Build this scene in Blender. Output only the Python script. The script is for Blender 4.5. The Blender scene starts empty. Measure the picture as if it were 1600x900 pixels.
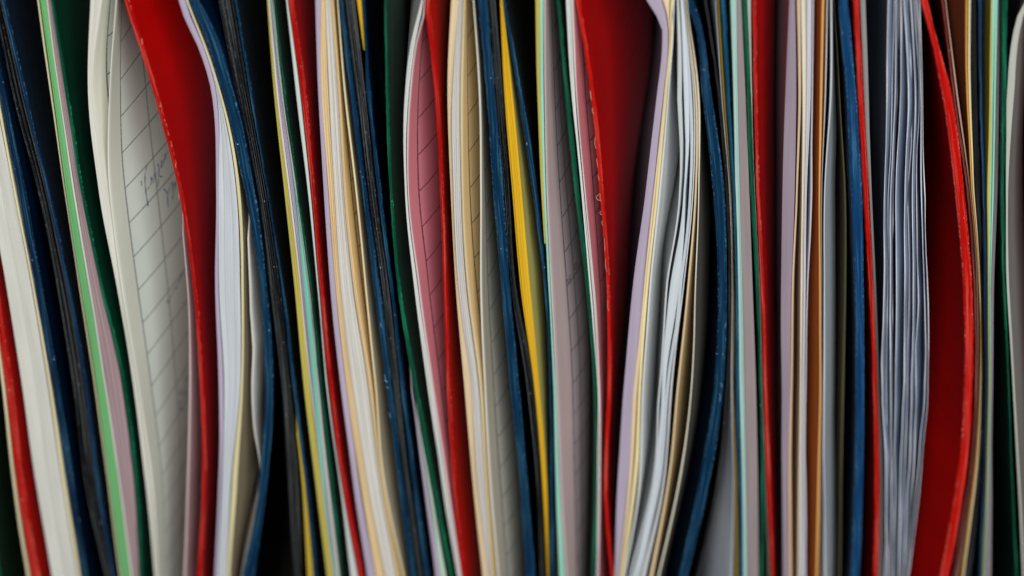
import bpy, math, random
import numpy as np
from mathutils import Vector

random.seed(7)
RNG = np.random.default_rng(7)
SC = bpy.context.scene
COL = SC.collection
MM = 0.001

# ------------------------------------------------------------------ camera
PITCH = math.radians(38.0)          # the camera looks down on the row (uprights converge downwards)
DIST = 480.0                        # mm from the lens to the front edges
PXMM = 8.0                          # photo pixels per mm on the front edges
ZC = 158.0                          # height above the shelf board at picture centre
CAM = np.array([0.0, -DIST * math.cos(PITCH), ZC + DIST * math.sin(PITCH)])
FWD = np.array([0.0, math.cos(PITCH), -math.sin(PITCH)])
UPV = np.array([0.0, math.sin(PITCH), math.cos(PITCH)])
RGT = np.array([1.0, 0.0, 0.0])
cd = bpy.data.cameras.new("camera")
cam = bpy.data.objects.new("camera", cd)
COL.objects.link(cam)
cam.location = Vector(CAM * MM)
cam.rotation_euler = (math.pi / 2 - PITCH, 0, 0)
cd.sensor_width = 36.0
cd.lens = 36.0 * DIST / (1600.0 / PXMM)
cd.clip_start = 0.02
cd.clip_end = 20.0
cd.dof.use_dof = True
cd.dof.focus_distance = (DIST - 12.0) * MM
cd.dof.aperture_fstop = 10.5
SC.camera = cam

# ------------------------------------------------------------------ light
w = bpy.data.worlds.new("World")
SC.world = w
w.use_nodes = True
w.node_tree.nodes["Background"].inputs[0].default_value = (0.80, 0.90, 1.0, 1)
w.node_tree.nodes["Background"].inputs[1].default_value = 0.035


def area(name, loc, target, sx, sy, power, color):
    l = bpy.data.lights.new(name, 'AREA')
    l.shape = 'RECTANGLE'
    l.size, l.size_y = sx, sy
    l.energy = power
    l.color = color
    o = bpy.data.objects.new(name, l)
    COL.objects.link(o)
    o.location = loc
    o.rotation_euler = (Vector(target) - Vector(loc)).to_track_quat('-Z', 'Y').to_euler()
    return o


area("front_light", (0.22, -1.05, 1.05), (0, 0, 0.16), 1.50, 0.70, 25.5, (1.0, 1.0, 0.985))  # broad soft light from above and in front, source unseen

SC.view_settings.view_transform = 'Standard'
SC.view_settings.look = 'None'
SC.view_settings.exposure = 0.0
SC.view_settings.gamma = 1.0


# ------------------------------------------------------------------ materials
def lin(c):
    return tuple(((v / 255) / 12.92 if v / 255 <= 0.04045 else ((v / 255 + 0.055) / 1.055) ** 2.4) for v in c)


class NT:
    def __init__(self, name):
        self.m = bpy.data.materials.new(name)
        self.m.use_nodes = True
        self.t = self.m.node_tree
        self.b = self.t.nodes["Principled BSDF"]

    def n(self, typ, **kw):
        nd = self.t.nodes.new(typ)
        for k, v in kw.items():
            setattr(nd, k, v)
        return nd

    def put(self, sock, v):
        if isinstance(v, bpy.types.NodeSocket):
            self.t.links.new(v, sock)
        else:
            sock.default_value = v

    def math(self, op, a, b=0.0, c=None, clamp=False):
        nd = self.n('ShaderNodeMath', operation=op, use_clamp=clamp)
        self.put(nd.inputs[0], a)
        self.put(nd.inputs[1], b)
        if c is not None:
            self.put(nd.inputs[2], c)
        return nd.outputs[0]

    def uv(self, layer):
        u = self.n('ShaderNodeUVMap', uv_map=layer)
        s = self.n('ShaderNodeSeparateXYZ')
        self.t.links.new(u.outputs[0], s.inputs[0])
        return s.outputs[0], s.outputs[1]

    def rand(self):
        return self.n('ShaderNodeObjectInfo').outputs['Random']

    def noise(self, x, y, z=0.0, detail=2.0, rough=0.5):
        c = self.n('ShaderNodeCombineXYZ')
        self.put(c.inputs[0], x)
        self.put(c.inputs[1], y)
        self.put(c.inputs[2], z)
        nz = self.n('ShaderNodeTexNoise')
        nz.inputs['Scale'].default_value = 1.0
        nz.inputs['Detail'].default_value = detail
        nz.inputs['Roughness'].default_value = rough
        self.t.links.new(c.outputs[0], nz.inputs['Vector'])
        return nz.outputs[0]

    def mapr(self, v, a, b, c, d, smooth=False):
        nd = self.n('ShaderNodeMapRange', interpolation_type='SMOOTHSTEP' if smooth else 'LINEAR')
        self.put(nd.inputs[0], v)
        for i, q in enumerate((a, b, c, d)):
            nd.inputs[i + 1].default_value = q
        return nd.outputs[0]

    def mix(self, f, a, b, blend='MIX'):
        nd = self.n('ShaderNodeMix', data_type='RGBA', blend_type=blend)
        self.put(nd.inputs[0], f)
        for s, v in ((nd.inputs[6], a), (nd.inputs[7], b)):
            self.put(s, (v[0], v[1], v[2], 1) if isinstance(v, tuple) else v)
        return nd.outputs[2]

    def scale(self, col, f):
        g = self.n('ShaderNodeCombineColor')
        for i in range(3):
            self.put(g.inputs[i], f)
        return self.mix(1.0, col, g.outputs[0], 'MULTIPLY')

    def bump(self, h, strength=0.2, dist=0.0002):
        b = self.n('ShaderNodeBump')
        b.inputs['Strength'].default_value = strength
        b.inputs['Distance'].default_value = dist
        self.put(b.inputs['Height'], h)
        self.t.links.new(b.outputs[0], self.b.inputs['Normal'])

    def done(self, col, rough, spec=0.5):
        self.put(self.b.inputs['Base Color'], (col[0], col[1], col[2], 1) if isinstance(col, tuple) else col)
        self.put(self.b.inputs['Roughness'], rough)
        self.b.inputs['Specular IOR Level'].default_value = spec
        return self.m


MATS = {}


def cached(f):
    def g(*a):
        k = (f.__name__,) + a
        if k not in MATS:
            MATS[k] = f(*a)
        return MATS[k]
    return g


@cached
def paper_edge(rgb):
    """cut edge of paper: fine lengthwise layering, slightly dirty"""
    q = NT("paper_edge")
    u, v = q.uv("mm")
    r = q.math('MULTIPLY', q.rand(), 91.0)
    n1 = q.noise(q.math('MULTIPLY', u, 5.0), q.math('MULTIPLY', v, 0.010), r, 2.0)
    n2 = q.noise(q.math('MULTIPLY', u, 0.8), q.math('MULTIPLY', v, 0.05), r, 3.0)
    f = q.math('ADD', q.mapr(n1, 0.3, 0.7, 0.90, 1.05), q.mapr(n2, 0.3, 0.7, -0.07, 0.05))
    f = q.math('ADD', f, q.mapr(q.rand(), 0, 1, -0.05, 0.04))
    q.bump(n1, 0.15)
    return q.done(q.scale(lin(rgb), f), 0.75, 0.25)


@cached
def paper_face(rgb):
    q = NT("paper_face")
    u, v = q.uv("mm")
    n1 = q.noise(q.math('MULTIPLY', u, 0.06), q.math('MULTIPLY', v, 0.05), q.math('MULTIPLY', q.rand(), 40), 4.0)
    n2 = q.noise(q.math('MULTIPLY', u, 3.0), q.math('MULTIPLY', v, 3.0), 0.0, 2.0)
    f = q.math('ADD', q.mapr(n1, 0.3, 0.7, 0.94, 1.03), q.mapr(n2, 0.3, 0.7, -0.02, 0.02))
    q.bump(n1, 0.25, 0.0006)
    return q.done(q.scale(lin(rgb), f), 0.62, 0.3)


@cached
def ruled_face(rgb, ink, margin, margin2, spacing, phase):
    """printed ruled page: frame line near the edge, a second column line, rules from the frame inwards"""
    q = NT("ruled_page")
    u, v = q.uv("mm")
    n1 = q.noise(q.math('MULTIPLY', u, 0.05), q.math('MULTIPLY', v, 0.04), q.math('MULTIPLY', q.rand(), 40), 4.0)
    n3 = q.noise(q.math('MULTIPLY', u, 1.5), q.math('MULTIPLY', v, 1.5), 3.0, 2.0)
    fr = q.math('FRACT', q.math('MULTIPLY_ADD', v, 1.0 / spacing, phase))
    rule = q.math('GREATER_THAN', q.math('ABSOLUTE', q.math('SUBTRACT', fr, 0.5)), 0.5 - 0.17 / spacing)
    rule = q.math('MULTIPLY', rule, q.math('GREATER_THAN', u, margin))
    c1 = q.math('COMPARE', u, margin, 0.22)
    c2 = q.math('MULTIPLY', q.math('COMPARE', u, margin2, 0.25), 0.7)
    m = q.math('MAXIMUM', rule, q.math('MAXIMUM', c1, c2))
    m = q.math('MULTIPLY', m, q.mapr(n3, 0.3, 0.6, 0.60, 0.88))
    base = q.scale(lin(rgb), q.mapr(n1, 0.3, 0.7, 0.94, 1.03))
    margin_tint = q.mix(q.mapr(u, margin * 0.75, margin + 1.0, 0.55, 0.0, True), base, q.mix(1.0, base, lin((244, 234, 222)), 'MULTIPLY'))  # beige tint over the margin band, fading past the frame line
    q.bump(n1, 0.25, 0.0006)
    return q.done(q.mix(m, margin_tint, lin(ink)), 0.62, 0.3)


@cached
def cover_face(rgb, rough, spec=0.16):
    q = NT("cover_face")
    u, v = q.uv("mm")
    r = q.math('MULTIPLY', q.rand(), 50.0)
    n1 = q.noise(q.math('MULTIPLY', u, 0.08), q.math('MULTIPLY', v, 0.03), r, 4.0)
    n2 = q.noise(q.math('MULTIPLY', u, 4.0), q.math('MULTIPLY', v, 0.35), r, 3.0)
    n4 = q.noise(q.math('MULTIPLY', u, 2.6), q.math('MULTIPLY', v, 2.6), r, 3.0)
    f = q.math('ADD', q.mapr(n1, 0.3, 0.7, 0.86, 1.08), q.mapr(n2, 0.3, 0.7, -0.03, 0.03))
    q.bump(n4, 0.12, 0.0003)
    return q.done(q.scale(lin(rgb), f), q.mapr(n1, 0.3, 0.7, rough - 0.06, rough + 0.10), spec)


@cached
def cover_edge(rgb, wear):
    """worn edge of a board: rubbed lighter specks along its two corners, long scuffs"""
    q = NT("cover_edge")
    u, v = q.uv("mm")
    t, _ = q.uv("across")
    r = q.math('MULTIPLY', q.rand(), 77.0)
    border = q.mapr(q.math('ABSOLUTE', q.math('SUBTRACT', t, 0.5)), 0.26, 0.46, 0.0, 1.0, True)
    n1 = q.noise(q.math('MULTIPLY', u, 2.2), q.math('MULTIPLY', v, 1.5), r, 5.0, 0.7)
    n2 = q.noise(q.math('MULTIPLY', u, 3.0), q.math('MULTIPLY', v, 0.05), r, 3.0)
    n5 = q.noise(q.math('MULTIPLY', u, 0.4), q.math('MULTIPLY', v, 0.06), q.math('ADD', r, 9.0), 2.0)
    speck = q.math('MULTIPLY', q.mapr(n1, 0.52, 0.60, 0.0, 1.0), border)
    speck = q.math('MULTIPLY', speck, q.mapr(n5, 0.40, 0.58, 0.15, 1.0))
    rub = q.mapr(n2, 0.50, 0.72, 0.0, 0.30)
    n6 = q.noise(q.math('MULTIPLY', u, 1.1), q.math('MULTIPLY', v, 1.1), q.math('ADD', r, 31.0), 2.0, 0.7)
    dot = q.mapr(n6, 0.735, 0.76, 0.0, 0.8)
    base = q.scale(lin(rgb), q.mapr(n2, 0.3, 0.7, 0.78, 1.15))
    c = q.mix(rub, base, lin(wear))
    c = q.mix(q.math('MULTIPLY', speck, 0.7), c, lin(wear))
    c = q.mix(dot, c, lin((210, 215, 215)))
    q.bump(n1, 0.35, 0.0003)
    return q.done(c, 0.46, 0.28)


@cached
def charcoal_edge(lo, hi):
    """edges of a pad of black carbon sheets: strong lengthwise streaks and a few painted glints"""
    q = NT("charcoal_edge")
    u, v = q.uv("mm")
    r = q.math('MULTIPLY', q.rand(), 63.0)
    n1 = q.noise(q.math('MULTIPLY', u, 9.0), q.math('MULTIPLY', v, 0.03), r, 3.0, 0.65)
    n2 = q.noise(q.math('MULTIPLY', u, 3.0), q.math('MULTIPLY', v, 0.9), r, 4.0, 0.75)
    n3 = q.noise(q.math('MULTIPLY', u, 1.8), q.math('MULTIPLY', v, 1.2), q.math('ADD', r, 5.0), 1.0)
    c = q.mix(q.mapr(n1, 0.46, 0.72, 0.0, 1.0), lin(lo), lin(hi))
    c = q.mix(q.mapr(n2, 0.54, 0.70, 0.0, 0.55), c, lin((120, 125, 130)))
    c = q.mix(q.mapr(n3, 0.77, 0.79, 0.0, 0.9), c, lin((225, 228, 228)))  # glints painted in as small pale dots
    q.bump(n1, 0.3, 0.0003)
    return q.done(c, 0.42, 0.45)


@cached
def sleeve_edge():
    q = NT("sleeve_edge")
    u, v = q.uv("mm")
    r = q.math('MULTIPLY', q.rand(), 63.0)
    n1 = q.noise(q.math('MULTIPLY', u, 4.0), q.math('MULTIPLY', v, 0.10), r, 4.0, 0.7)
    c = q.mix(q.mapr(n1, 0.35, 0.65, 0.0, 1.0), lin((206, 208, 218)), lin((248, 248, 252)))
    return q.done(c, 0.25, 0.6)


@cached
def sleeve_face():
    q = NT("sleeve_face")
    u, v = q.uv("mm")
    n1 = q.noise(q.math('MULTIPLY', u, 0.10), q.math('MULTIPLY', v, 0.03), q.math('MULTIPLY', q.rand(), 40), 4.0)
    q.bump(n1, 0.5, 0.001)
    q.b.inputs['Alpha'].default_value = 0.90
    return q.done(q.scale(lin((150, 166, 192)), q.mapr(n1, 0.3, 0.7, 0.85, 1.08)), 0.30, 0.5)


@cached
def plain(rgb, rough):
    q = NT("plain")
    return q.done(lin(rgb), rough)


@cached
def board_mat():
    q = NT("shelf_board")
    tc = q.n('ShaderNodeTexCoord').outputs['Object']
    s = q.n('ShaderNodeSeparateXYZ')
    q.t.links.new(tc, s.inputs[0])
    n = q.noise(q.math('MULTIPLY', s.outputs[0], 6), q.math('MULTIPLY', s.outputs[1], 90), q.math('MULTIPLY', s.outputs[2], 90), 4.0)
    return q.done(q.mix(q.mapr(n, .3, .7, 0, 1), lin((48, 44, 40)), lin((74, 68, 62))), 0.6)


# ------------------------------------------------------------------ pixels of the photograph -> points on the row
LEVELS = (20, 150, 300, 450, 600, 750, 880)


def px_ray(px, py):
    return FWD * DIST + RGT * ((px - 800) / PXMM) - UPV * ((py - 450) / PXMM)


def px_plane(px, py, y):
    r = px_ray(px, py)
    k = (y - CAM[1]) / r[1]
    p = CAM + k * r
    return p[0], p[2]


def spline(zs, xs, Z):
    """natural cubic through (zs, xs), slope dying away beyond the ends"""
    o = np.argsort(zs)
    z, x = np.array(zs)[o], np.array(xs)[o]
    n = len(z)
    h = np.diff(z)
    s = np.diff(x) / h
    m = np.zeros(n)                       # monotone-ish (Fritsch-Carlson style) tangents
    for i in range(1, n - 1):
        m[i] = (s[i - 1] * h[i] + s[i] * h[i - 1]) / (h[i - 1] + h[i])
        if s[i - 1] * s[i] < 0:
            m[i] *= 0.45
    m[0] = 1.5 * s[0] - 0.5 * m[1]
    m[-1] = 1.5 * s[-1] - 0.5 * m[-2]
    out = np.empty_like(Z)
    TAU = 28.0
    for k, q in enumerate(Z):
        if q <= z[0]:
            out[k] = x[0] - m[0] * TAU * (1 - math.exp(-(z[0] - q) / TAU))
        elif q >= z[-1]:
            out[k] = x[-1] + m[-1] * TAU * (1 - math.exp(-(q - z[-1]) / TAU))
        else:
            i = int(np.searchsorted(z, q) - 1)
            t = (q - z[i]) / h[i]
            out[k] = ((2 * t**3 - 3 * t**2 + 1) * x[i] + (t**3 - 2 * t**2 + t) * h[i] * m[i]
                      + (-2 * t**3 + 3 * t**2) * x[i + 1] + (t**3 - t**2) * h[i] * m[i + 1])
    return out


ZTOP = 297.0
ZV = np.concatenate([np.linspace(0, 60, 10), np.arange(62, 246, 1.0), np.linspace(248, ZTOP, 10)])


class El:
    """one sheet, pad of sheets or cover: its front edge traced as left-right pixel pairs at seven heights"""
    def __init__(s, kind, pts, edge, face, A=0.0, L=None, rec=0.0, n=None, name=None, label=None, extra=None, depth=205.0, wave=0.0, bev=None, prof=None, slope=None, lean=None):
        s.kind, s.edge, s.face, s.A, s.L, s.n = kind, edge, face, A, L, n
        s.name, s.label, s.depth, s.wave, s.bev = name, label, depth, wave, bev
        s.slope = slope or (0.24 if kind == 'cover' else 0.36)
        s.lean = np.ones(len(ZV))         # share of the lean at each height
        if lean:
            s.lean = np.interp(ZV, [px_plane(800, p, 0.0)[1] for p, _ in lean][::-1], [r for _, r in lean][::-1])
        s.yo = np.zeros(len(ZV))          # how far the edge stands back at each height
        if prof:
            pz = [px_plane(800, p, 0.0)[1] for p, _ in prof][::-1]
            s.yo = np.interp(ZV, pz, [r for _, r in prof][::-1])
        lv = [(y, *map(float, t.split('~'))) for y, t in zip(LEVELS, pts.split())]
        for e in (extra or []):
            lv.append(e)
        lv.sort()
        mid = np.mean([(a + b) / 2 for _, a, b in lv])
        s.y0 = rec + max(0.0, (680 - mid) / 680) * 9.0
        zl, xl, zr, xr = [], [], [], []
        for y, a, b in lv:
            X, Zz = px_plane(a, y, s.y0)
            xl.append(X); zl.append(Zz)
            X, Zz = px_plane(b, y, s.y0)
            xr.append(X); zr.append(Zz)
        s.xl = spline(zl, xl, ZV)
        s.xr = np.maximum(spline(zr, xr, ZV), s.xl + 0.14)
        if kind == 'sleeve':
            s.xr = s.xl + 0.16


# shorthands for the colours seen
WHITE, WHITEB, CREAM, PEACH, TAN = (222, 220, 210), (214, 220, 226), (236, 226, 184), (240, 210, 160), (222, 192, 138)
LAV, MAUVE, PINK, YEL, MINT = (190, 176, 198), (178, 160, 164), (190, 112, 124), (240, 186, 26), (160, 222, 200)
LEMON, LGREEN, GREY = (202, 188, 90), (118, 190, 122), (178, 176, 168)
RED, BLUE, GREEN, BLACK = (180, 4, 2), (4, 30, 56), (10, 92, 64), (24, 25, 27)
REDE, BLUEE, GREENE = (186, 10, 3), (5, 48, 80), (8, 80, 56)


def red_cover(p, **k):
    return El('cover', p, cover_edge(k.pop('ec', REDE), (236, 150, 130)), cover_face(k.pop('fc', RED), *k.pop('gl', (0.34, 0.16))), name='cover', label='red cover', **k)


def blue_cover(p, **k):
    return El('cover', p, cover_edge(k.pop('ec', BLUEE), (96, 160, 190)), cover_face(k.pop('fc', BLUE), 0.36), name='cover', label='blue cover', **k)


def green_cover(p, **k):
    return El('cover', p, cover_edge(k.pop('ec', GREENE), (60, 190, 140)), cover_face(k.pop('fc', (10, 54, 38)), 0.36), name='cover', label='green cover', **k)


def black_cover(p, **k):
    return El('cover', p, cover_edge((40, 40, 42), (100, 100, 100)), cover_face(BLACK, 0.40), name='cover', label='black cover', **k)


def charcoal(p, **k):
    return El('block', p, charcoal_edge((12, 13, 16), (128, 130, 130)), cover_face((30, 31, 33), 0.4), name='carbon_sheet', label='charcoal sheet', **k)


def pad(p, rgb, lab, **k):
    return El('block', p, paper_edge(rgb), paper_face(k.pop('fc', rgb)), name='page', label=lab, **k)


def sheet(p, rgb, lab, **k):
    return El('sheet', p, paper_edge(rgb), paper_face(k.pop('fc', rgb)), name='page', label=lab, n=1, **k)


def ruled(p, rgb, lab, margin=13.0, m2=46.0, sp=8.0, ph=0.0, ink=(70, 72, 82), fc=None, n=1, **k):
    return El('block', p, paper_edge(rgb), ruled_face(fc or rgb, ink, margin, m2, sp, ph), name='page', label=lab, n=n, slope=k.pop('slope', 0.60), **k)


FILES = []


def F(label, els, name='file_folder', cat='file folder', group='file folders packed upright in a row'):
    FILES.append((name, label, cat, group, els))


# ------------------------------------------------------------------ the row, left to right
F("dark green file folder next to a thin cream-edged red folder", [
    green_cover("-84~-79 -70~-65 -55~-50 -41~-36 -29~-24 -17~-12 -6~-1"),
])
F("red file folder with one cream sheet, between dark green cover and thick white page pad", [
    sheet("-84~-80 -64~-60 -42~-38 -18~-14 2~6 19~23 39~43", CREAM, "cream sheet"),
    red_cover("-79~-69 -59~-49 -37~-26 -13~-3 7~19 24~37 44~58", A=40),
])
F("navy file folder with thick white page pad and black carbon sheets beside light green page", [
    pad("-68~-34 -44~-8 -17~21 10~49 34~74 55~96 77~117", (226, 225, 216), "white page", n=2),
    sheet("-33~-29 -7~-3 22~25 50~53 75~79 97~102 118~122", CREAM, "cream sheet"),
    blue_cover("-24~-14 -1~9 27~40 54~66 81~93 104~115 124~134", ec=(8, 38, 68)),
    charcoal("-8~4 18~35 57~72 88~103 112~129 130~147 158~169", n=5, rec=2),
    blue_cover("6~13 36~42 73~78 104~109 131~136 149~155 171~176", ec=(8, 44, 82), rec=2),
])
F("green file folder with light green and pink page edges", [
    sheet("61~64 79~82 100~102 123~125 147~149 167~169 184~186", CREAM, "cream sheet", rec=1),
    pad("65~74 83~92 103~114 126~138 150~163 170~184 187~201", LGREEN, "light green page", n=2),
    sheet("74~76 92~94 114~117 138~141 163~166 184~187 201~204", (224, 226, 214), "white sheet"),
    pad("76~82 94~102 117~126 141~156 166~189 187~208 204~216", (176, 150, 154), "pink page", n=3),
    green_cover("82~86 102~107 126~131 156~161 190~196 209~215 217~222", A=26),
])
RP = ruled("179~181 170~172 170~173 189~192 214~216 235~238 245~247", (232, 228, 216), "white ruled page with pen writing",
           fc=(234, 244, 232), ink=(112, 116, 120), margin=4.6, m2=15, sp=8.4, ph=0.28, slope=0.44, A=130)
F("red file folder with large white ruled pages carrying faint pen handwriting", [
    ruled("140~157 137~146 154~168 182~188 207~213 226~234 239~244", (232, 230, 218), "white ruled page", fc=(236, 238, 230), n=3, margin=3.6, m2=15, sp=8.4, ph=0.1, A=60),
    RP,
    sheet("196~198 237~239 275~277 292~294 294~297 292~295 287~290", (214, 190, 188), "pinkish sheet", rec=1, prof=[(300, 12), (400, 0)], A=20, fc=(176, 142, 146)),  # red reflected from the cover is put into the colour as pink
    red_cover("199~207 240~247 278~284 301~307 311~319 315~322 308~317", A=130, slope=0.40, gl=(0.32, 0.22)),
])
F("blue file folder with white pad, bulging crumpled sheet and curved cover beside black gap", [
    sheet("285~295 331~338 337~341 336~341 342~349 342~346 336~340", LAV, "lavender sheet", extra=[(0, 279, 289), (80, 312, 321)]),
    pad("297~299 339~343 341~369 342~375 350~375 347~361 341~355", WHITEB, "white page", n=3),
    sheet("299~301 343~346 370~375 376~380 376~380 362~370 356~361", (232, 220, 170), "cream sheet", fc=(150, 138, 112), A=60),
    sheet("301~302 347~348 379~381 390~393 392~395 404~405 381~382", (222, 220, 214), "crumpled pale sheet", rec=1, wave=0.8, A=50, prof=[(320, 20), (400, 0)]),
    blue_cover("303~322 346~366 382~398 405~417 414~427 405~418 383~400", extra=[(0, 292, 310)]),
    charcoal("342~364 367~386 399~412 419~435 437~451 448~465 457~469", n=6, rec=1.5),
    sheet("364~365 386~387 412~413 435~436 452~454 469~473 478~486", (206, 176, 66), "yellow sheet", prof=[(580, 30), (700, 2)]),
    blue_cover("366~373 388~395 413~419 437~443 456~462 475~481 488~494", rec=2),
])
F("green file folder with lemon, lavender and turquoise page edges", [
    pad("418~421 428~432 444~451 460~469 474~483 492~501 508~518", LEMON, "lemon yellow page", n=2),
    sheet("421~423 432~435 451~454 469~471 484~486 501~502 518~519", (232, 226, 220), "white sheet"),
    pad("423~425 435~440 454~460 471~475 486~488 502~503 519~520", LAV, "lavender page", n=2),
    sheet("425~426 440~441 460~461 475~482 488~496 503~508 520~523", (130, 208, 184), "turquoise sheet"),
    sheet("426~427 441~442 461~462 482~483 496~498 508~513 523~528", (212, 196, 198), "pale pink sheet"),
    green_cover("427~431 442~446 462~466 483~487 498~503 514~520 529~533", A=5, fc=(22, 46, 36)),
])
F("red file folder with a single white sheet before lavender and peach pages", [
    sheet("449~452 463~469 481~485 496~498 510~512 530~532 546~555", (214, 222, 216), "white sheet"),
    red_cover("452~461 470~479 486~492 499~505 513~520 533~540 556~564", A=60, fc=(170, 6, 4)),
])
F("blue file folder with lavender, peach, white and tan ruled pages and scuffed black sheets", [
    sheet("493~501 497~502 506~513 516~524 532~540 552~561 571~583", LAV, "lavender sheet"),
    pad("501~509 502~513 513~522 524~532 540~550 562~573 584~597", PEACH, "peach page", n=3),
    pad("509~518 514~528 522~537 532~551 550~574 573~593 598~615", (226, 222, 214), "white page", n=4),
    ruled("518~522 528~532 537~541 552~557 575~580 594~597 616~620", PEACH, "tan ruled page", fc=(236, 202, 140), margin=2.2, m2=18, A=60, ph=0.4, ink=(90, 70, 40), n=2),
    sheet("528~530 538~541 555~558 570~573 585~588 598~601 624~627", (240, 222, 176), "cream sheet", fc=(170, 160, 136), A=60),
    blue_cover("531~538 546~555 566~573 583~594 603~612 621~630 638~648"),
    charcoal("540~556 556~571 574~587 595~607 613~623 631~639 649~657", n=5, rec=1),
    sheet("560~566 571~572 587~588 607~608 623~624 639~640 657~658", (226, 180, 40), "yellow sheet", rec=1, prof=[(90, 0), (170, 30)], extra=[(80, 567, 570)]),
    blue_cover("567~571 573~580 589~596 609~615 625~632 643~650 660~668", rec=1),
])
F("green file folder with rubbed edge between blue cover and pink ruled pages", [
    sheet("594~595 596~597 602~603 614~615 640~642 661~666 678~686", LAV, "lavender sheet", rec=1, prof=[(480, 30), (620, 0)]),
    sheet("596~597 598~599 604~605 616~617 643~644 667~671 687~694", (196, 222, 200), "pale mint sheet", rec=1, prof=[(520, 30), (660, 0)]),
    green_cover("600~604 602~607 608~613 620~626 645~652 673~680 698~704", A=20, fc=(16, 46, 34)),
])
F("red file folder with white-edged pink ruled pages bowing outwards", [
    sheet("653~656 632~635 632~634 647~650 667~670 689~692 711~713", (226, 226, 220), "white sheet", extra=[(60, 643, 646), (0, 658, 660)]),
    sheet("657~659 635~638 634~636 650~653 670~674 692~696 713~716", (230, 232, 226), "white sheet", extra=[(60, 647, 650), (0, 660, 662)]),
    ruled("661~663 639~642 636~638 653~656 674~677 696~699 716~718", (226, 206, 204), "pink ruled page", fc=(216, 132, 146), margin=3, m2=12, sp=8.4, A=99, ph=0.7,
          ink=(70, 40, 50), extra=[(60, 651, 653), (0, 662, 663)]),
    red_cover("664~673 678~686 687~693 692~699 697~704 706~713 718~725", A=60),
])
F("blue file folder with white and tan ruled pages and a bright yellow page pad", [
    pad("704~715 699~706 704~708 712~716 725~735 738~746 752~760", (240, 216, 176), "peach page", n=3),
    pad("715~722 706~718 708~720 716~728 735~747 746~757 760~766", (222, 218, 214), "white page", n=4),
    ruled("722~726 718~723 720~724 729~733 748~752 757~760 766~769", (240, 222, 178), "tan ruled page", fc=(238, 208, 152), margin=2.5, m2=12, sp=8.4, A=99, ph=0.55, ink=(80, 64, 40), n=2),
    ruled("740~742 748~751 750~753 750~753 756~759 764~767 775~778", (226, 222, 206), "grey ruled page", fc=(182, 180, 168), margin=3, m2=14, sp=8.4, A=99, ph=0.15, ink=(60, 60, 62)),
    blue_cover("748~763 760~774 770~787 783~797 796~811 811~824 820~835"),
    charcoal("764~775 775~786 788~796 799~806 822~833 838~845 843~850", n=3, rec=1, wave=0.0),
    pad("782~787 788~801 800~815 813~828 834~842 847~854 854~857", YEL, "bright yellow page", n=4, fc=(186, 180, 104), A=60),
    blue_cover("788~793 809~817 831~840 850~855 858~862 859~865 859~866", rec=1),
])
MP = ruled("849~852 850~853 853~856 860~863 868~871 874~877 882~885", (206, 188, 190), "mauve ruled page with printed digits", fc=(204, 186, 190), margin=5.2, m2=8.5, sp=8.4, A=99, ph=0.62, ink=(60, 55, 60))
F("green file folder with lemon, mint and wide mauve ruled page bearing digits", [
    sheet("837~844 840~845 845~849 855~856 862~863 867~868 870~872", LEMON, "lemon yellow sheet", prof=[(380, 0), (460, 14)]),
    sheet("844~849 845~850 849~853 856~860 863~868 868~874 873~881", MINT, "mint green sheet"),
    MP,
    green_cover("871~876 882~889 897~905 915~921 927~932 928~933 925~931", A=4),
])
F("red file folder with frayed edge, white-edged pink page and wide dark opening", [
    sheet("885~889 893~896 908~910 921~924 932~933 933~934 931~932", (226, 228, 222), "white sheet"),
    sheet("889~892 896~899 910~912 924~926 933~934 934~935 932~933", (232, 230, 226), "white sheet"),
    ruled("892~896 899~901 912~914 926~928 934~936 935~937 933~935", (226, 216, 214), "pink ruled page", fc=(206, 122, 134), margin=3, m2=9, sp=8.4, A=99, ph=0.3, ink=(80, 45, 55)),
    red_cover("902~909 922~929 936~943 947~953 948~955 943~949 952~957", A=160, slope=0.34, ec=(204, 16, 4)),
])
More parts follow.
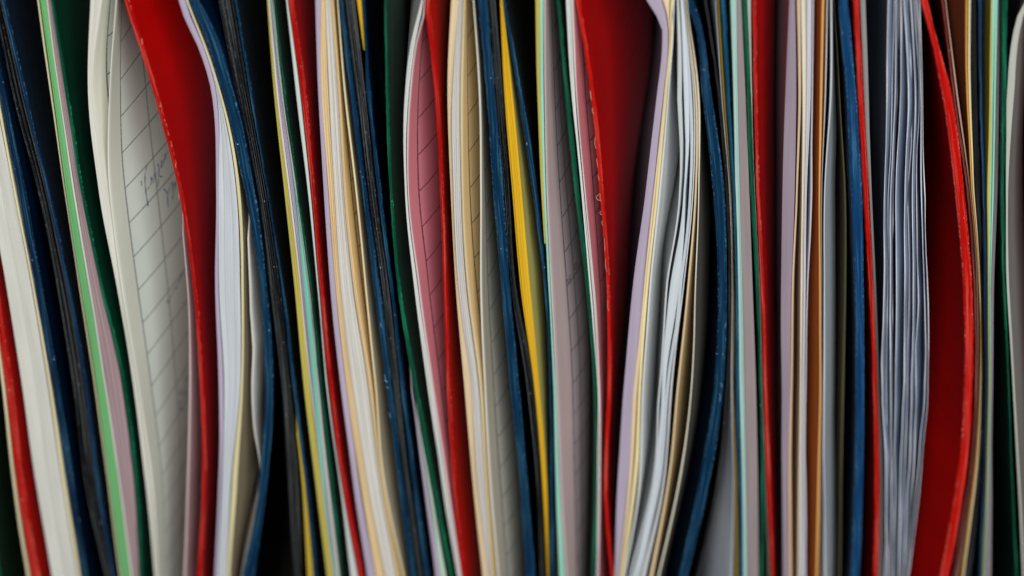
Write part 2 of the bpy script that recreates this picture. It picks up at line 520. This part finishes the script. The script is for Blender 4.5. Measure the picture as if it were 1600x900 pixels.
F("blue file folder stuffed with bent lavender, cream and folded white papers", [
    sheet("1023~1040 1026~1036 1008~1020 988~1005 975~990 965~981 961~968", LAV, "lavender sheet with bent corner", A=60, extra=[(0, 1011, 1034), (36, 1033, 1043), (60, 1035, 1044)]),
    sheet("1041~1045 1036~1038 1020~1023 1005~1008 991~997 982~987 969~972", (242, 216, 176), "peach sheet", A=58, extra=[(0, 1035, 1046), (45, 1045, 1047)]),
    sheet("1046~1049 1039~1042 1024~1028 1009~1013 998~1002 988~994 973~977", (240, 224, 170), "cream sheet", A=56, extra=[(0, 1047, 1052), (45, 1047, 1050)]),
    sheet("1052~1054 1043~1045 1029~1032 1014~1017 1003~1006 998~1001 978~981", (224, 228, 228), "white sheet", A=60, extra=[(45, 1051, 1053)]),
    sheet("1059~1063 1061~1068 1063~1066 1042~1045 1030~1033 1018~1021 989~992", (208, 212, 214), "folded white sheet", A=30, wave=0.4),
    sheet("1063~1067 1068~1076 1068~1071 1046~1060 1034~1040 1022~1028 993~999", (216, 224, 230), "folded white sheet", A=29, wave=0.3),
    sheet("1067~1070 1077~1082 1077~1081 1061~1066 1041~1046 1029~1034 1000~1005", (200, 210, 218), "folded white sheet", A=6, wave=0.4),
    sheet("1070~1071 1083~1085 1082~1084 1067~1069 1048~1051 1036~1039 1007~1013", (222, 222, 224), "folded white sheet", A=5),
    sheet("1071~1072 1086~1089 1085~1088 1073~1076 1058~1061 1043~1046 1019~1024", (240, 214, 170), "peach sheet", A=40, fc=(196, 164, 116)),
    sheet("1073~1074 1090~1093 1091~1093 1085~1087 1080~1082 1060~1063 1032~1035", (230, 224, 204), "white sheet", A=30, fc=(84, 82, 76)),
    blue_cover("1077~1090 1097~1112 1114~1132 1122~1136 1116~1131 1093~1110 1065~1080", extra=[(0, 1067, 1083)]),
    black_cover("1102~1107 1121~1126 1133~1138 1138~1142 1134~1138 1120~1125 1092~1098", rec=2),
    sheet("1118~1120 1127~1129 1139~1141 1143~1145 1142~1145 1145~1147 1143~1146", (206, 212, 222), "pale blue-grey sheet", rec=3, A=-44, slope=0.5),
    sheet("1122~1125 1130~1133 1141~1142 1145~1146 1146~1147 1149~1152 1149~1153", (200, 160, 50), "yellow sheet", rec=2),
    blue_cover("1126~1135 1133~1141 1142~1149 1147~1153 1149~1155 1152~1159 1154~1161", ec=(14, 70, 100)),
])
F("green file folder with narrow mint and mauve page pads beside red cover", [
    pad("1142~1151 1146~1153 1149~1156 1153~1160 1155~1163 1159~1166 1161~1168", (176, 212, 202), "mint green page", n=2),
    pad("1151~1159 1153~1165 1156~1171 1160~1176 1163~1181 1166~1184 1168~1185", (156, 142, 144), "mauve page", n=1),
    green_cover("1160~1168 1166~1173 1172~1179 1181~1186 1186~1190 1189~1194 1187~1193"),
])
F("red file folder with dark red inside next to mauve and peach sheets", [
    sheet("1169~1174 1174~1176 1179~1180 1186~1187 1190~1191 1195~1196 1200~1201", (214, 210, 200), "white sheet", rec=1),
    red_cover("1175~1181 1177~1183 1181~1187 1188~1194 1192~1198 1197~1204 1203~1209", A=99, slope=0.36, ec=(190, 30, 20)),
])
F("blue file folder of mauve, white and orange papers with a grey-blue divider", [
    sheet("1233~1243 1228~1245 1223~1242 1220~1236 1221~1235 1222~1231 1223~1232", (160, 144, 158), "mauve sheet", A=10),
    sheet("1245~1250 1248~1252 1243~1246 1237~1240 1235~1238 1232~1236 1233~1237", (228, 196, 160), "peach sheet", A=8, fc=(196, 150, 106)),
    pad("1252~1260 1254~1260 1253~1257 1251~1255 1250~1253 1248~1252 1247~1250", (234, 226, 206), "cream page", n=2),
    pad("1260~1268 1260~1267 1257~1261 1255~1259 1253~1257 1252~1256 1250~1256", (220, 218, 224), "white page", n=2),
    sheet("1269~1271 1268~1270 1265~1268 1261~1263 1258~1260 1257~1260 1257~1260", (210, 204, 216), "lavender sheet", wave=0.2),
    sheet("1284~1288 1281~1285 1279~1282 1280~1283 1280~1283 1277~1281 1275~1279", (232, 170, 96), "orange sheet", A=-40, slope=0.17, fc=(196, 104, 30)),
    sheet("1291~1293 1289~1291 1284~1285 1284~1285 1284~1285 1283~1284 1283~1284", (224, 224, 222), "white sheet", rec=1),
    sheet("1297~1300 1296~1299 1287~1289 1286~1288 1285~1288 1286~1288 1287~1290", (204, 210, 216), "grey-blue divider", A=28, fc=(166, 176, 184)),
    sheet("1304~1306 1311~1313 1318~1321 1319~1322 1316~1319 1314~1316 1312~1314", (120, 110, 82), "tan sheet", rec=7),
    blue_cover("1311~1327 1322~1338 1329~1347 1335~1350 1337~1351 1335~1349 1330~1344", ec=(12, 62, 108)),
])
F("narrow red file folder with a dull grey sheet, between blue cover and clear sleeves", [
    red_cover("1333~1344 1340~1350 1348~1358 1357~1365 1363~1371 1366~1375 1364~1373"),
    sheet("1344~1352 1350~1357 1358~1362 1365~1369 1371~1375 1375~1380 1373~1379", (150, 150, 148), "dull grey sheet", rec=3),
])
SLV = [
    "1387~1389 1385~1387 1382~1384 1380~1382 1376~1378 1381~1383 1380~1382",
    "1396~1398 1393~1395 1387~1389 1386~1388 1384~1386 1387~1389 1386~1388",
    "1401~1402 1398~1400 1391~1393 1390~1392 1390~1391 1392~1393 1390~1391",
    "1403~1405 1401~1404 1395~1398 1394~1398 1393~1396 1394~1396 1392~1395",
    "1407~1409 1406~1408 1400~1402 1400~1402 1399~1401 1398~1400 1396~1398",
    "1412~1414 1419~1421 1413~1415 1413~1415 1410~1412 1406~1408 1403~1405",
    "1418~1420 1424~1426 1419~1421 1420~1422 1417~1419 1412~1414 1408~1410",
    "1423~1425 1429~1431 1425~1427 1426~1428 1423~1425 1418~1420 1412~1414",
    "1429~1430 1435~1436 1431~1433 1433~1434 1430~1431 1426~1427 1415~1417",
    "1433~1434 1438~1439 1438~1440 1444~1445 1444~1446 1433~1435 1418~1420",
    "1436~1437 1441~1442 1443~1445 1449~1451 1450~1452 1438~1440 1421~1423",
]
ORD = "first second third fourth fifth sixth seventh eighth ninth tenth eleventh".split()
for i, p in enumerate(SLV):
    F(ORD[i] + " clear plastic sleeve from the dull grey sheet towards the bowed red cover",
      [El('sleeve', p, sleeve_edge(), sleeve_face(), name='sleeve', wave=0.10, A=(14, 8, 6, 3, 30, 9, 8, 9, 22, 3, 0)[i], slope=0.55, rec=(0, 1.2, 0.4, 2.0, 0.2, 0.0, 1.5, 0.3, 1.0, 0.0, 0.6)[i])],
      name='plastic_sleeve', cat='plastic sleeve', group='clear sleeves in one bundle')
F("red file folder with one thick bowed cover beside clear plastic sleeves", [
    red_cover("1443~1454 1472~1488 1492~1507 1505~1520 1507~1521 1496~1510 1474~1488", extra=[(0, 1437, 1450)], ec=(204, 12, 3), A=-60, slope=0.42, lean=[(60, 0.0), (380, 0.12), (760, 1.0)], gl=(0.62, 0.05)),
])
F("maroon and blue file folder with brown and cream sheets behind bowed red cover", [
    El('cover', "1473~1477 1489~1493 1510~1514 1521~1525 1523~1527 1512~1517 1491~1496", cover_edge((110, 44, 40), (190, 130, 120)), cover_face((96, 20, 18), 0.4), name='cover', label='maroon cover', rec=1),
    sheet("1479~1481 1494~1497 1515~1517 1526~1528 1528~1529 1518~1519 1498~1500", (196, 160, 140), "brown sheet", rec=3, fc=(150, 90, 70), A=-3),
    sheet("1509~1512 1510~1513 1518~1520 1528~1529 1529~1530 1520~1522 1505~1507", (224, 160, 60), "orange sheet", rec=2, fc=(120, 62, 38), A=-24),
    sheet("1512~1516 1513~1517 1520~1522 1529~1530 1530~1531 1522~1524 1507~1509", (236, 222, 180), "cream sheet", rec=2),
    black_cover("1518~1526 1519~1528 1524~1533 1531~1535 1532~1537 1526~1533 1512~1520", rec=3),
    blue_cover("1528~1534 1530~1535 1535~1540 1537~1542 1540~1543 1536~1540 1531~1535", rec=1, ec=(12, 60, 104)),
])
F("green file folder with lemon, mint and mauve pages beside curling grey page", [
    sheet("1548~1550 1546~1549 1542~1546 1542~1543 1543~1544 1540~1541 1535~1536", LEMON, "lemon yellow sheet"),
    pad("1550~1559 1549~1556 1546~1553 1543~1548 1544~1545 1541~1542 1536~1538", MINT, "mint green page", n=2),
    sheet("1559~1562 1556~1561 1553~1559 1548~1553 1545~1551 1542~1550 1538~1549", (142, 130, 138), "mauve page", rec=2),
    green_cover("1564~1575 1565~1573 1564~1570 1567~1572 1575~1578 1580~1583 1586~1590"),
])
F("file folder with pale grey page curling away beside green cover, unseen red cover added", [
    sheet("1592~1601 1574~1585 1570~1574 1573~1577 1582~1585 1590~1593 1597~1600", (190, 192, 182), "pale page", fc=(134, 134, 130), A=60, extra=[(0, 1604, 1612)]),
    red_cover("1652~1662 1645~1655 1642~1652 1646~1656 1652~1662 1660~1670 1668~1678"),  # added out of view to keep light off the pale page's face
])

# ------------------------------------------------------------------ keep the order: no sheet passes through its neighbour
ALL = [e for f in FILES for e in f[4]]
N = len(ALL)
for i in range(1, N):
    a, b = ALL[i - 1], ALL[i]
    wdt = b.xr - b.xl
    push = np.maximum(0, a.xr + 0.05 - b.xl)
    b.xl = b.xl + push
    b.xr = np.maximum(b.xr, b.xl + np.minimum(wdt, 0.35))
DS = np.concatenate([[0.5, 1.0, 1.5], np.linspace(2.0, 120.0, 60)])


def prof_d(L):
    return np.sin(np.pi / 2 * np.minimum(DS / L, 1.0))


def settle(e, room, nb):
    """how far a sheet leans over at each height without entering its neighbour nb (room = the gap between them)"""
    sg = 1.0 if e.A >= 0 else -1.0
    full = e.lean * abs(e.A) / PXMM
    want = full.copy()
    for _ in range(2):
        e.L = float(np.clip(want[10:-10].max() * 1.57 / e.slope, 2.0 if e.kind == 'sleeve' else 10.0, 110.0))
        lim = np.full(len(ZV), 1e9)
        pe = prof_d(e.L)
        pn = prof_d(nb.L) if nb is not None else None
        for k in range(len(DS)):
            r = room if nb is None else np.maximum(room - 0.1, 0) + np.maximum(sg * nb.sh, 0) * pn[k]
            lim = np.minimum(lim, r / max(pe[k], 1e-3))
        want = np.minimum(full, np.maximum(lim, 0))
    kk = np.ones(9) / 9
    e.sh = sg * np.convolve(np.pad(np.minimum(want, 99), 4, mode='edge'), kk, 'valid')


for e in ALL:
    e.sh, e.L = np.zeros(len(ZV)), 10.0
for i in range(N - 1, -1, -1):
    if ALL[i].A > 0:
        nb = ALL[i + 1] if i < N - 1 else None
        settle(ALL[i], (nb.xl - ALL[i].xr) if nb is not None else np.full(len(ZV), 9.0), nb)
for i in range(N):
    if ALL[i].A < 0:
        nb = ALL[i - 1] if i else None
        room = ALL[i].xl - nb.xr - np.maximum(nb.sh, 0)
        settle(ALL[i], room, nb)


# ------------------------------------------------------------------ geometry
def shiftf(e, d):
    return math.sin(math.pi / 2 * min(max(d, 0) / e.L, 1.0))


def smooth_noise(n, step, amp, rng):
    m = max(2, n // step + 3)
    k = rng.normal(0, 1, m)
    return np.interp(np.linspace(0, m - 1, n), np.arange(m), k) * amp


def slab(name, e, xl, xr, y0, depth, parent, label=None):
    """a curved sheet standing on the shelf: front edge with rubbed corners, two faces, back"""
    zi = np.arange(len(ZV)) if e.kind in ('cover', 'sleeve') else np.unique(np.concatenate([np.arange(0, len(ZV), 3), [len(ZV) - 1]]))
    Z = ZV[zi]
    L, R, S = xl[zi].copy(), xr[zi].copy(), e.sh[zi]
    nz = len(Z)
    yj = np.zeros(nz)
    if e.kind == 'cover':
        L += np.clip(RNG.normal(0, 0.035, nz) + smooth_noise(nz, 4, 0.03, RNG), -0.04, 0.12)
        R -= np.clip(RNG.normal(0, 0.035, nz) + smooth_noise(nz, 4, 0.03, RNG), -0.04, 0.12)
        yj = smooth_noise(nz, 6, 0.15, RNG)
    elif e.kind == 'sleeve':
        yj = smooth_noise(nz, 8, 0.3, RNG)
        wob = smooth_noise(nz, 14, 0.07, RNG)
        L, R = L + wob, R + wob + smooth_noise(nz, 10, 0.05, RNG)
    else:
        yj = smooth_noise(nz, 12, 0.15, RNG)
        if e.kind == 'sheet':
            wob = smooth_noise(nz, 6, 0.06, RNG) + smooth_noise(nz, 4, 0.3 * e.wave, RNG)
            L, R = L + wob, R + wob
    R = np.maximum(R, L + 0.10)
    W = R - L
    b = 0.30 if e.kind == 'cover' else 0.06
    bf = 0.16 if e.kind == 'cover' else 0.15
    ds = [depth, 120, 80, 62, 50, 40, 32, 25, 19, 14, 10, 6.5, 4.5, 3.0, 1.8, 0.9, b]
    ds = [d for d in ds if d <= depth]
    sec = [(0.0, d) for d in ds] + [(bf, 0.0), (1 - bf, 0.0)] + [(1.0, d) for d in reversed(ds)]
    nl = len(ds)
    ns = len(sec)
    V = np.zeros((nz, ns, 3))
    U1 = np.zeros((nz, ns, 2))
    U2 = np.zeros((nz, ns, 2))
    if e.wave:
        w1, w2 = RNG.uniform(0, 6, 2)
    for j, (t, d) in enumerate(sec):
        x = L + W * t + S * shiftf(e, d)
        if e.wave:
            x = x + e.wave * 0.5 * np.sin(Z * 0.11 + w1 + d * 0.02) * min(d / 20.0, 1.0)
        V[:, j, 0] = x
        V[:, j, 1] = y0 + e.yo[zi] + d + yj * (1 if d < 1 else 0)
        V[:, j, 2] = Z
        U1[:, j, 0] = d
        U1[:, j, 1] = Z
        U2[:, j, 0] = t
        U2[:, j, 1] = Z
    U1f = U1.copy()
    for j, (t, d) in enumerate(sec):
        U1f[:, j, 0] = W * t
    verts = V.reshape(-1, 3) * MM
    faces, mi, uvs, uv2 = [], [], [], []
    F1, F1f, F2 = U1.reshape(-1, 2), U1f.reshape(-1, 2), U2.reshape(-1, 2)
    for k in range(nz - 1):
        for j in range(ns):
            j2 = (j + 1) % ns
            q = (k * ns + j, k * ns + j2, (k + 1) * ns + j2, (k + 1) * ns + j)
            front = nl - 1 <= j < nl + 2
            faces.append(q)
            mi.append(0 if front else 1)
            uvs.extend(F1f[list(q)] if front else F1[list(q)])
            uv2.extend(F2[list(q)])
    for k, rev in ((0, True), (nz - 1, False)):
        for j in range(ns // 2):
            j1, j2 = j, ns - 1 - j
            if j1 + 1 > j2 - 1:
                break
            q = [k * ns + j1, k * ns + j1 + 1, k * ns + j2 - 1, k * ns + j2]
            if q[1] == q[2]:
                q = [q[0], q[1], q[3]]
            if rev:
                q = q[::-1]
            faces.append(tuple(q))
            mi.append(0)
            uvs.extend(F1f[q])
            uv2.extend(F2[q])
    me = bpy.data.meshes.new(name)
    me.from_pydata(verts.tolist(), [], faces)
    for nm, data in (("mm", uvs), ("across", uv2)):
        lay = me.uv_layers.new(name=nm)
        lay.data.foreach_set("uv", np.asarray(data, dtype=np.float32).ravel())
    me.materials.append(e.edge)
    me.materials.append(e.face)
    me.polygons.foreach_set("material_index", mi)
    me.polygons.foreach_set("use_smooth", [True] * len(faces))
    me.set_sharp_from_angle(angle=math.radians(38))
    me.update()
    o = bpy.data.objects.new(name, me)
    COL.objects.link(o)
    o.parent = parent
    if label:
        o["label"] = label
    return o


ROOT = {}
for fi, (name, label, cat, group, els) in enumerate(FILES):
    single = name == 'plastic_sleeve'
    root = None
    if not single:
        root = bpy.data.objects.new(name, None)
        COL.objects.link(root)
        root.empty_display_size = 0.02
        c = np.mean([(e.xl[0] + e.xr[0]) / 2 for e in els])
        root.location = (c * MM, 0.1, 0)
        root["label"], root["category"], root["group"] = label, cat, group
        ROOT[fi] = root
    for e in els:
        e.root = root
        nsub = e.n or 1
        if e.kind == 'block' and nsub > 1:
            wts = RNG.uniform(0.55, 1.45, nsub)
            cuts = np.concatenate([[0], np.cumsum(wts) / wts.sum()])
            W = e.xr - e.xl
            for k in range(nsub):
                wob0 = smooth_noise(len(ZV), 50, 0.06, RNG) if 0 < k else 0
                a = e.xl + W * cuts[k] + 0.01
                b = e.xl + W * cuts[k + 1] - 0.01
                amp = 2.6 if e.name == 'carbon_sheet' else 0.3
                o = slab(e.name, e, a, b, e.y0 + RNG.uniform(0, amp), e.depth - RNG.uniform(0, 6), root, e.label)
        else:
            o = slab(name if single else e.name, e, e.xl, e.xr, e.y0, e.depth - RNG.uniform(0, 6), root, None if single else e.label)
        if single:
            o["label"], o["category"], o["group"] = label, cat, group
        else:
            pass
for root in ROOT.values():
    loc = root.location.copy()
    for ch in root.children:
        ch.location = -loc


# ------------------------------------------------------------------ pen strokes and fibres
def face_x(e, d, z):
    return np.interp(z, ZV, e.xr) + np.interp(z, ZV, e.sh) * shiftf(e, d)


def on_face(e, px, py):
    prev = None
    for d in np.arange(0.5, 120.0, 0.5):
        x, z = px_plane(px, py, e.y0 + d)
        g = x - face_x(e, d, z)
        if prev is not None and prev[0] * g <= 0:
            f = prev[0] / (prev[0] - g + 1e-9)
            return prev[1] + f * (d - prev[1]), prev[2] + f * (z - prev[2])
        prev = (g, d, z)
    return None


def strokes(name, e, lines, width, mat, root, label=None):
    for ln in lines:
        stroke(name, e, [ln], width, mat, root, label)


def stroke(name, e, lines, width, mat, root, label=None):
    vs, fs = [], []
    for ln in lines:
        P = [on_face(e, *p) for p in ln]
        P = [p for p in P if p]
        if len(P) < 2:
            continue
        P = np.array(P)
        t = np.linspace(0, len(P) - 1, len(P) * 5)
        D = np.interp(t, np.arange(len(P)), P[:, 0])
        Zz = np.interp(t, np.arange(len(P)), P[:, 1])
        kk = np.array([.25, .5, .25])
        D[1:-1] = np.convolve(D, kk, 'valid')
        Zz[1:-1] = np.convolve(Zz, kk, 'valid')
        for i in range(len(t)):
            a, b = max(i - 1, 0), min(i + 1, len(t) - 1)
            tx, tz = D[b] - D[a], Zz[b] - Zz[a]
            l = math.hypot(tx, tz) or 1
            wv = width * (0.7 + 0.3 * math.sin(i * 0.9))
            for s in (-1, 1):
                d, z = D[i] - s * tz / l * wv, Zz[i] + s * tx / l * wv * 0.6
                vs.append(((face_x(e, d, z) + 0.07) * MM, (e.y0 + d) * MM, z * MM))
            if i:
                n = len(vs)
                fs.append((n - 4, n - 3, n - 1, n - 2))
    if not vs:
        return None
    me = bpy.data.meshes.new(name)
    me.from_pydata(vs, [], fs)
    me.materials.append(mat)
    o = bpy.data.objects.new(name, me)
    COL.objects.link(o)
    o.parent = root
    o.location = -root.location
    if label:
        o["label"] = label
    return o


pen = plain((96, 104, 150), 0.6)
dark_ink = plain((58, 54, 58), 0.6)
strokes('pen_stroke', RP, [
    [(229, 258), (226, 272), (226, 288), (228, 305), (231, 322)],
    [(230, 296), (234, 290), (237, 283), (235, 276)],
    [(236, 284), (239, 276), (243, 268), (241, 280), (238, 286)],
    [(246, 256), (248, 262), (247, 280), (246, 292)],
    [(249, 275), (252, 277), (253, 274)],
    [(252, 250), (251, 258), (252, 263), (256, 248), (258, 240)],
    [(257, 250), (260, 240), (262, 236)],
    [(255, 295), (258, 298), (261, 303), (262, 325)],
    [(262, 303), (266, 288), (269, 284), (270, 300), (269, 312)],
    [(271, 290), (274, 284), (273, 296)],
    [(220, 283), (221, 290)],
    [(260, 470), (263, 474), (265, 466), (268, 462), (269, 456)],
    [(271, 455), (274, 448), (275, 452), (277, 444), (279, 438)],
    [(280, 440), (282, 430), (284, 432), (287, 424)],
    [(279, 612), (282, 618), (283, 612), (286, 604)],
    [(280, 625), (281, 640), (284, 636), (285, 644)],
    [(287, 600), (290, 592), (292, 588), (293, 596)],
    [(286, 612), (289, 620), (290, 606), (293, 600)],
], 0.19, pen, RP.root)
strokes('printed_digit', MP, [[(886.5, 436.5), (887.5, 441.5)], [(891.5, 430), (889.5, 431), (888.8, 435), (890.5, 437), (890.5, 440), (888, 443)]], 0.16, dark_ink, MP.root)
strokes('printed_digit', MP, [[(898, 412), (897, 420), (899, 421), (901, 414), (899, 410), (898, 413)]], 0.16, dark_ink, MP.root)


def tube(name, pts, rad, mat, root):
    P = np.array(pts, float)
    t = np.linspace(0, len(P) - 1, len(P) * 4)
    Q = np.stack([np.interp(t, np.arange(len(P)), P[:, k]) for k in range(3)], 1)
    for _ in range(2):
        Q[1:-1] = (Q[:-2] + 2 * Q[1:-1] + Q[2:]) / 4
    vs, fs = [], []
    for i in range(len(Q)):
        T = Vector(Q[min(i + 1, len(Q) - 1)] - Q[max(i - 1, 0)]).normalized()
        a = T.cross(Vector((0.3, 1, 0.2))).normalized()
        b = T.cross(a)
        for k in range(5):
            an = k * 2 * math.pi / 5
            vs.append(tuple((Vector(Q[i]) + (a * math.cos(an) + b * math.sin(an)) * rad) * MM))
        if i:
            for k in range(5):
                fs.append(((i - 1) * 5 + k, (i - 1) * 5 + (k + 1) % 5, i * 5 + (k + 1) % 5, i * 5 + k))
    me = bpy.data.meshes.new(name)
    me.from_pydata(vs, [], fs)
    me.materials.append(mat)
    o = bpy.data.objects.new(name, me)
    COL.objects.link(o)
    o.parent = root
    o.location = -root.location


def fibres(match, lines, rgb, rad=0.06):
    root = [r for r in ROOT.values() if match in r["label"]][0]
    for ln in lines:
        pts = []
        for px, py in ln:
            x, z = px_plane(px, py, -0.15)
            pts.append((x, -0.15 + random.uniform(-.15, .15), z))
        tube('frayed_fibre', pts, rad, plain(rgb, 0.6), root)


fibres("frayed edge", [
    [(937, 302), (934, 305), (931, 308), (934, 312), (938, 313)], [(938, 302), (937, 308), (939, 315)],
    [(940, 329), (937, 332), (939, 335), (941, 334)], [(934, 274), (935, 278), (936, 281)],
    [(941, 344), (940, 348), (942, 353)], [(932, 248), (933, 256), (934, 262)], [(944, 372), (945, 384), (945, 392)],
    [(946, 404), (946, 416), (948, 424)], [(950, 470), (949, 478), (951, 486)], [(930, 215), (929, 224), (931, 232)],
], (226, 150, 130))
fibres("frayed edge", [[(926, 168), (925, 173), (928, 178)], [(922, 142), (923, 150), (924, 156)]], (226, 170, 150))
fibres("large white ruled", [[(221, 60), (222, 65), (222.5, 69)], [(249, 165), (251, 167), (252, 165)], [(274, 256), (275, 262)], [(279, 303), (280, 310)]], (236, 160, 130))
fibres("bent lavender", [[(1119, 552), (1124, 554), (1131, 553)], [(1129, 575), (1131, 580), (1129, 585)], [(1125, 600), (1128, 598), (1127, 606), (1129, 602)],
                         [(1124, 615), (1126, 620), (1124, 627)], [(1134, 505), (1133, 512)]], (120, 165, 195))
fibres("scuffed black", [[(601, 585), (602, 592), (604, 597)], [(600, 594), (604, 597), (606, 596)], [(603, 603), (606, 607), (608, 606)], [(594, 505), (596, 512)], [(608, 645), (610, 653)]], (110, 165, 195))

# ------------------------------------------------------------------ the shelf they stand in
def box(name, x0, x1, y0, y1, z0, z1, mat):
    vs = [(x * MM, y * MM, z * MM) for x in (x0, x1) for y in (y0, y1) for z in (z0, z1)]
    fs = [(0, 1, 3, 2), (4, 6, 7, 5), (0, 4, 5, 1), (2, 3, 7, 6), (0, 2, 6, 4), (1, 5, 7, 3)]
    me = bpy.data.meshes.new(name)
    me.from_pydata(vs, [], fs)
    me.materials.append(mat)
    o = bpy.data.objects.new(name, me)
    COL.objects.link(o)
    o["kind"] = "structure"
    return o


box("shelf_board", -175, 175, -12, 262, -20, -0.05, board_mat())
box("back_panel", -175, 175, 262.5, 272, -20, 330, board_mat())
print("elements", N)
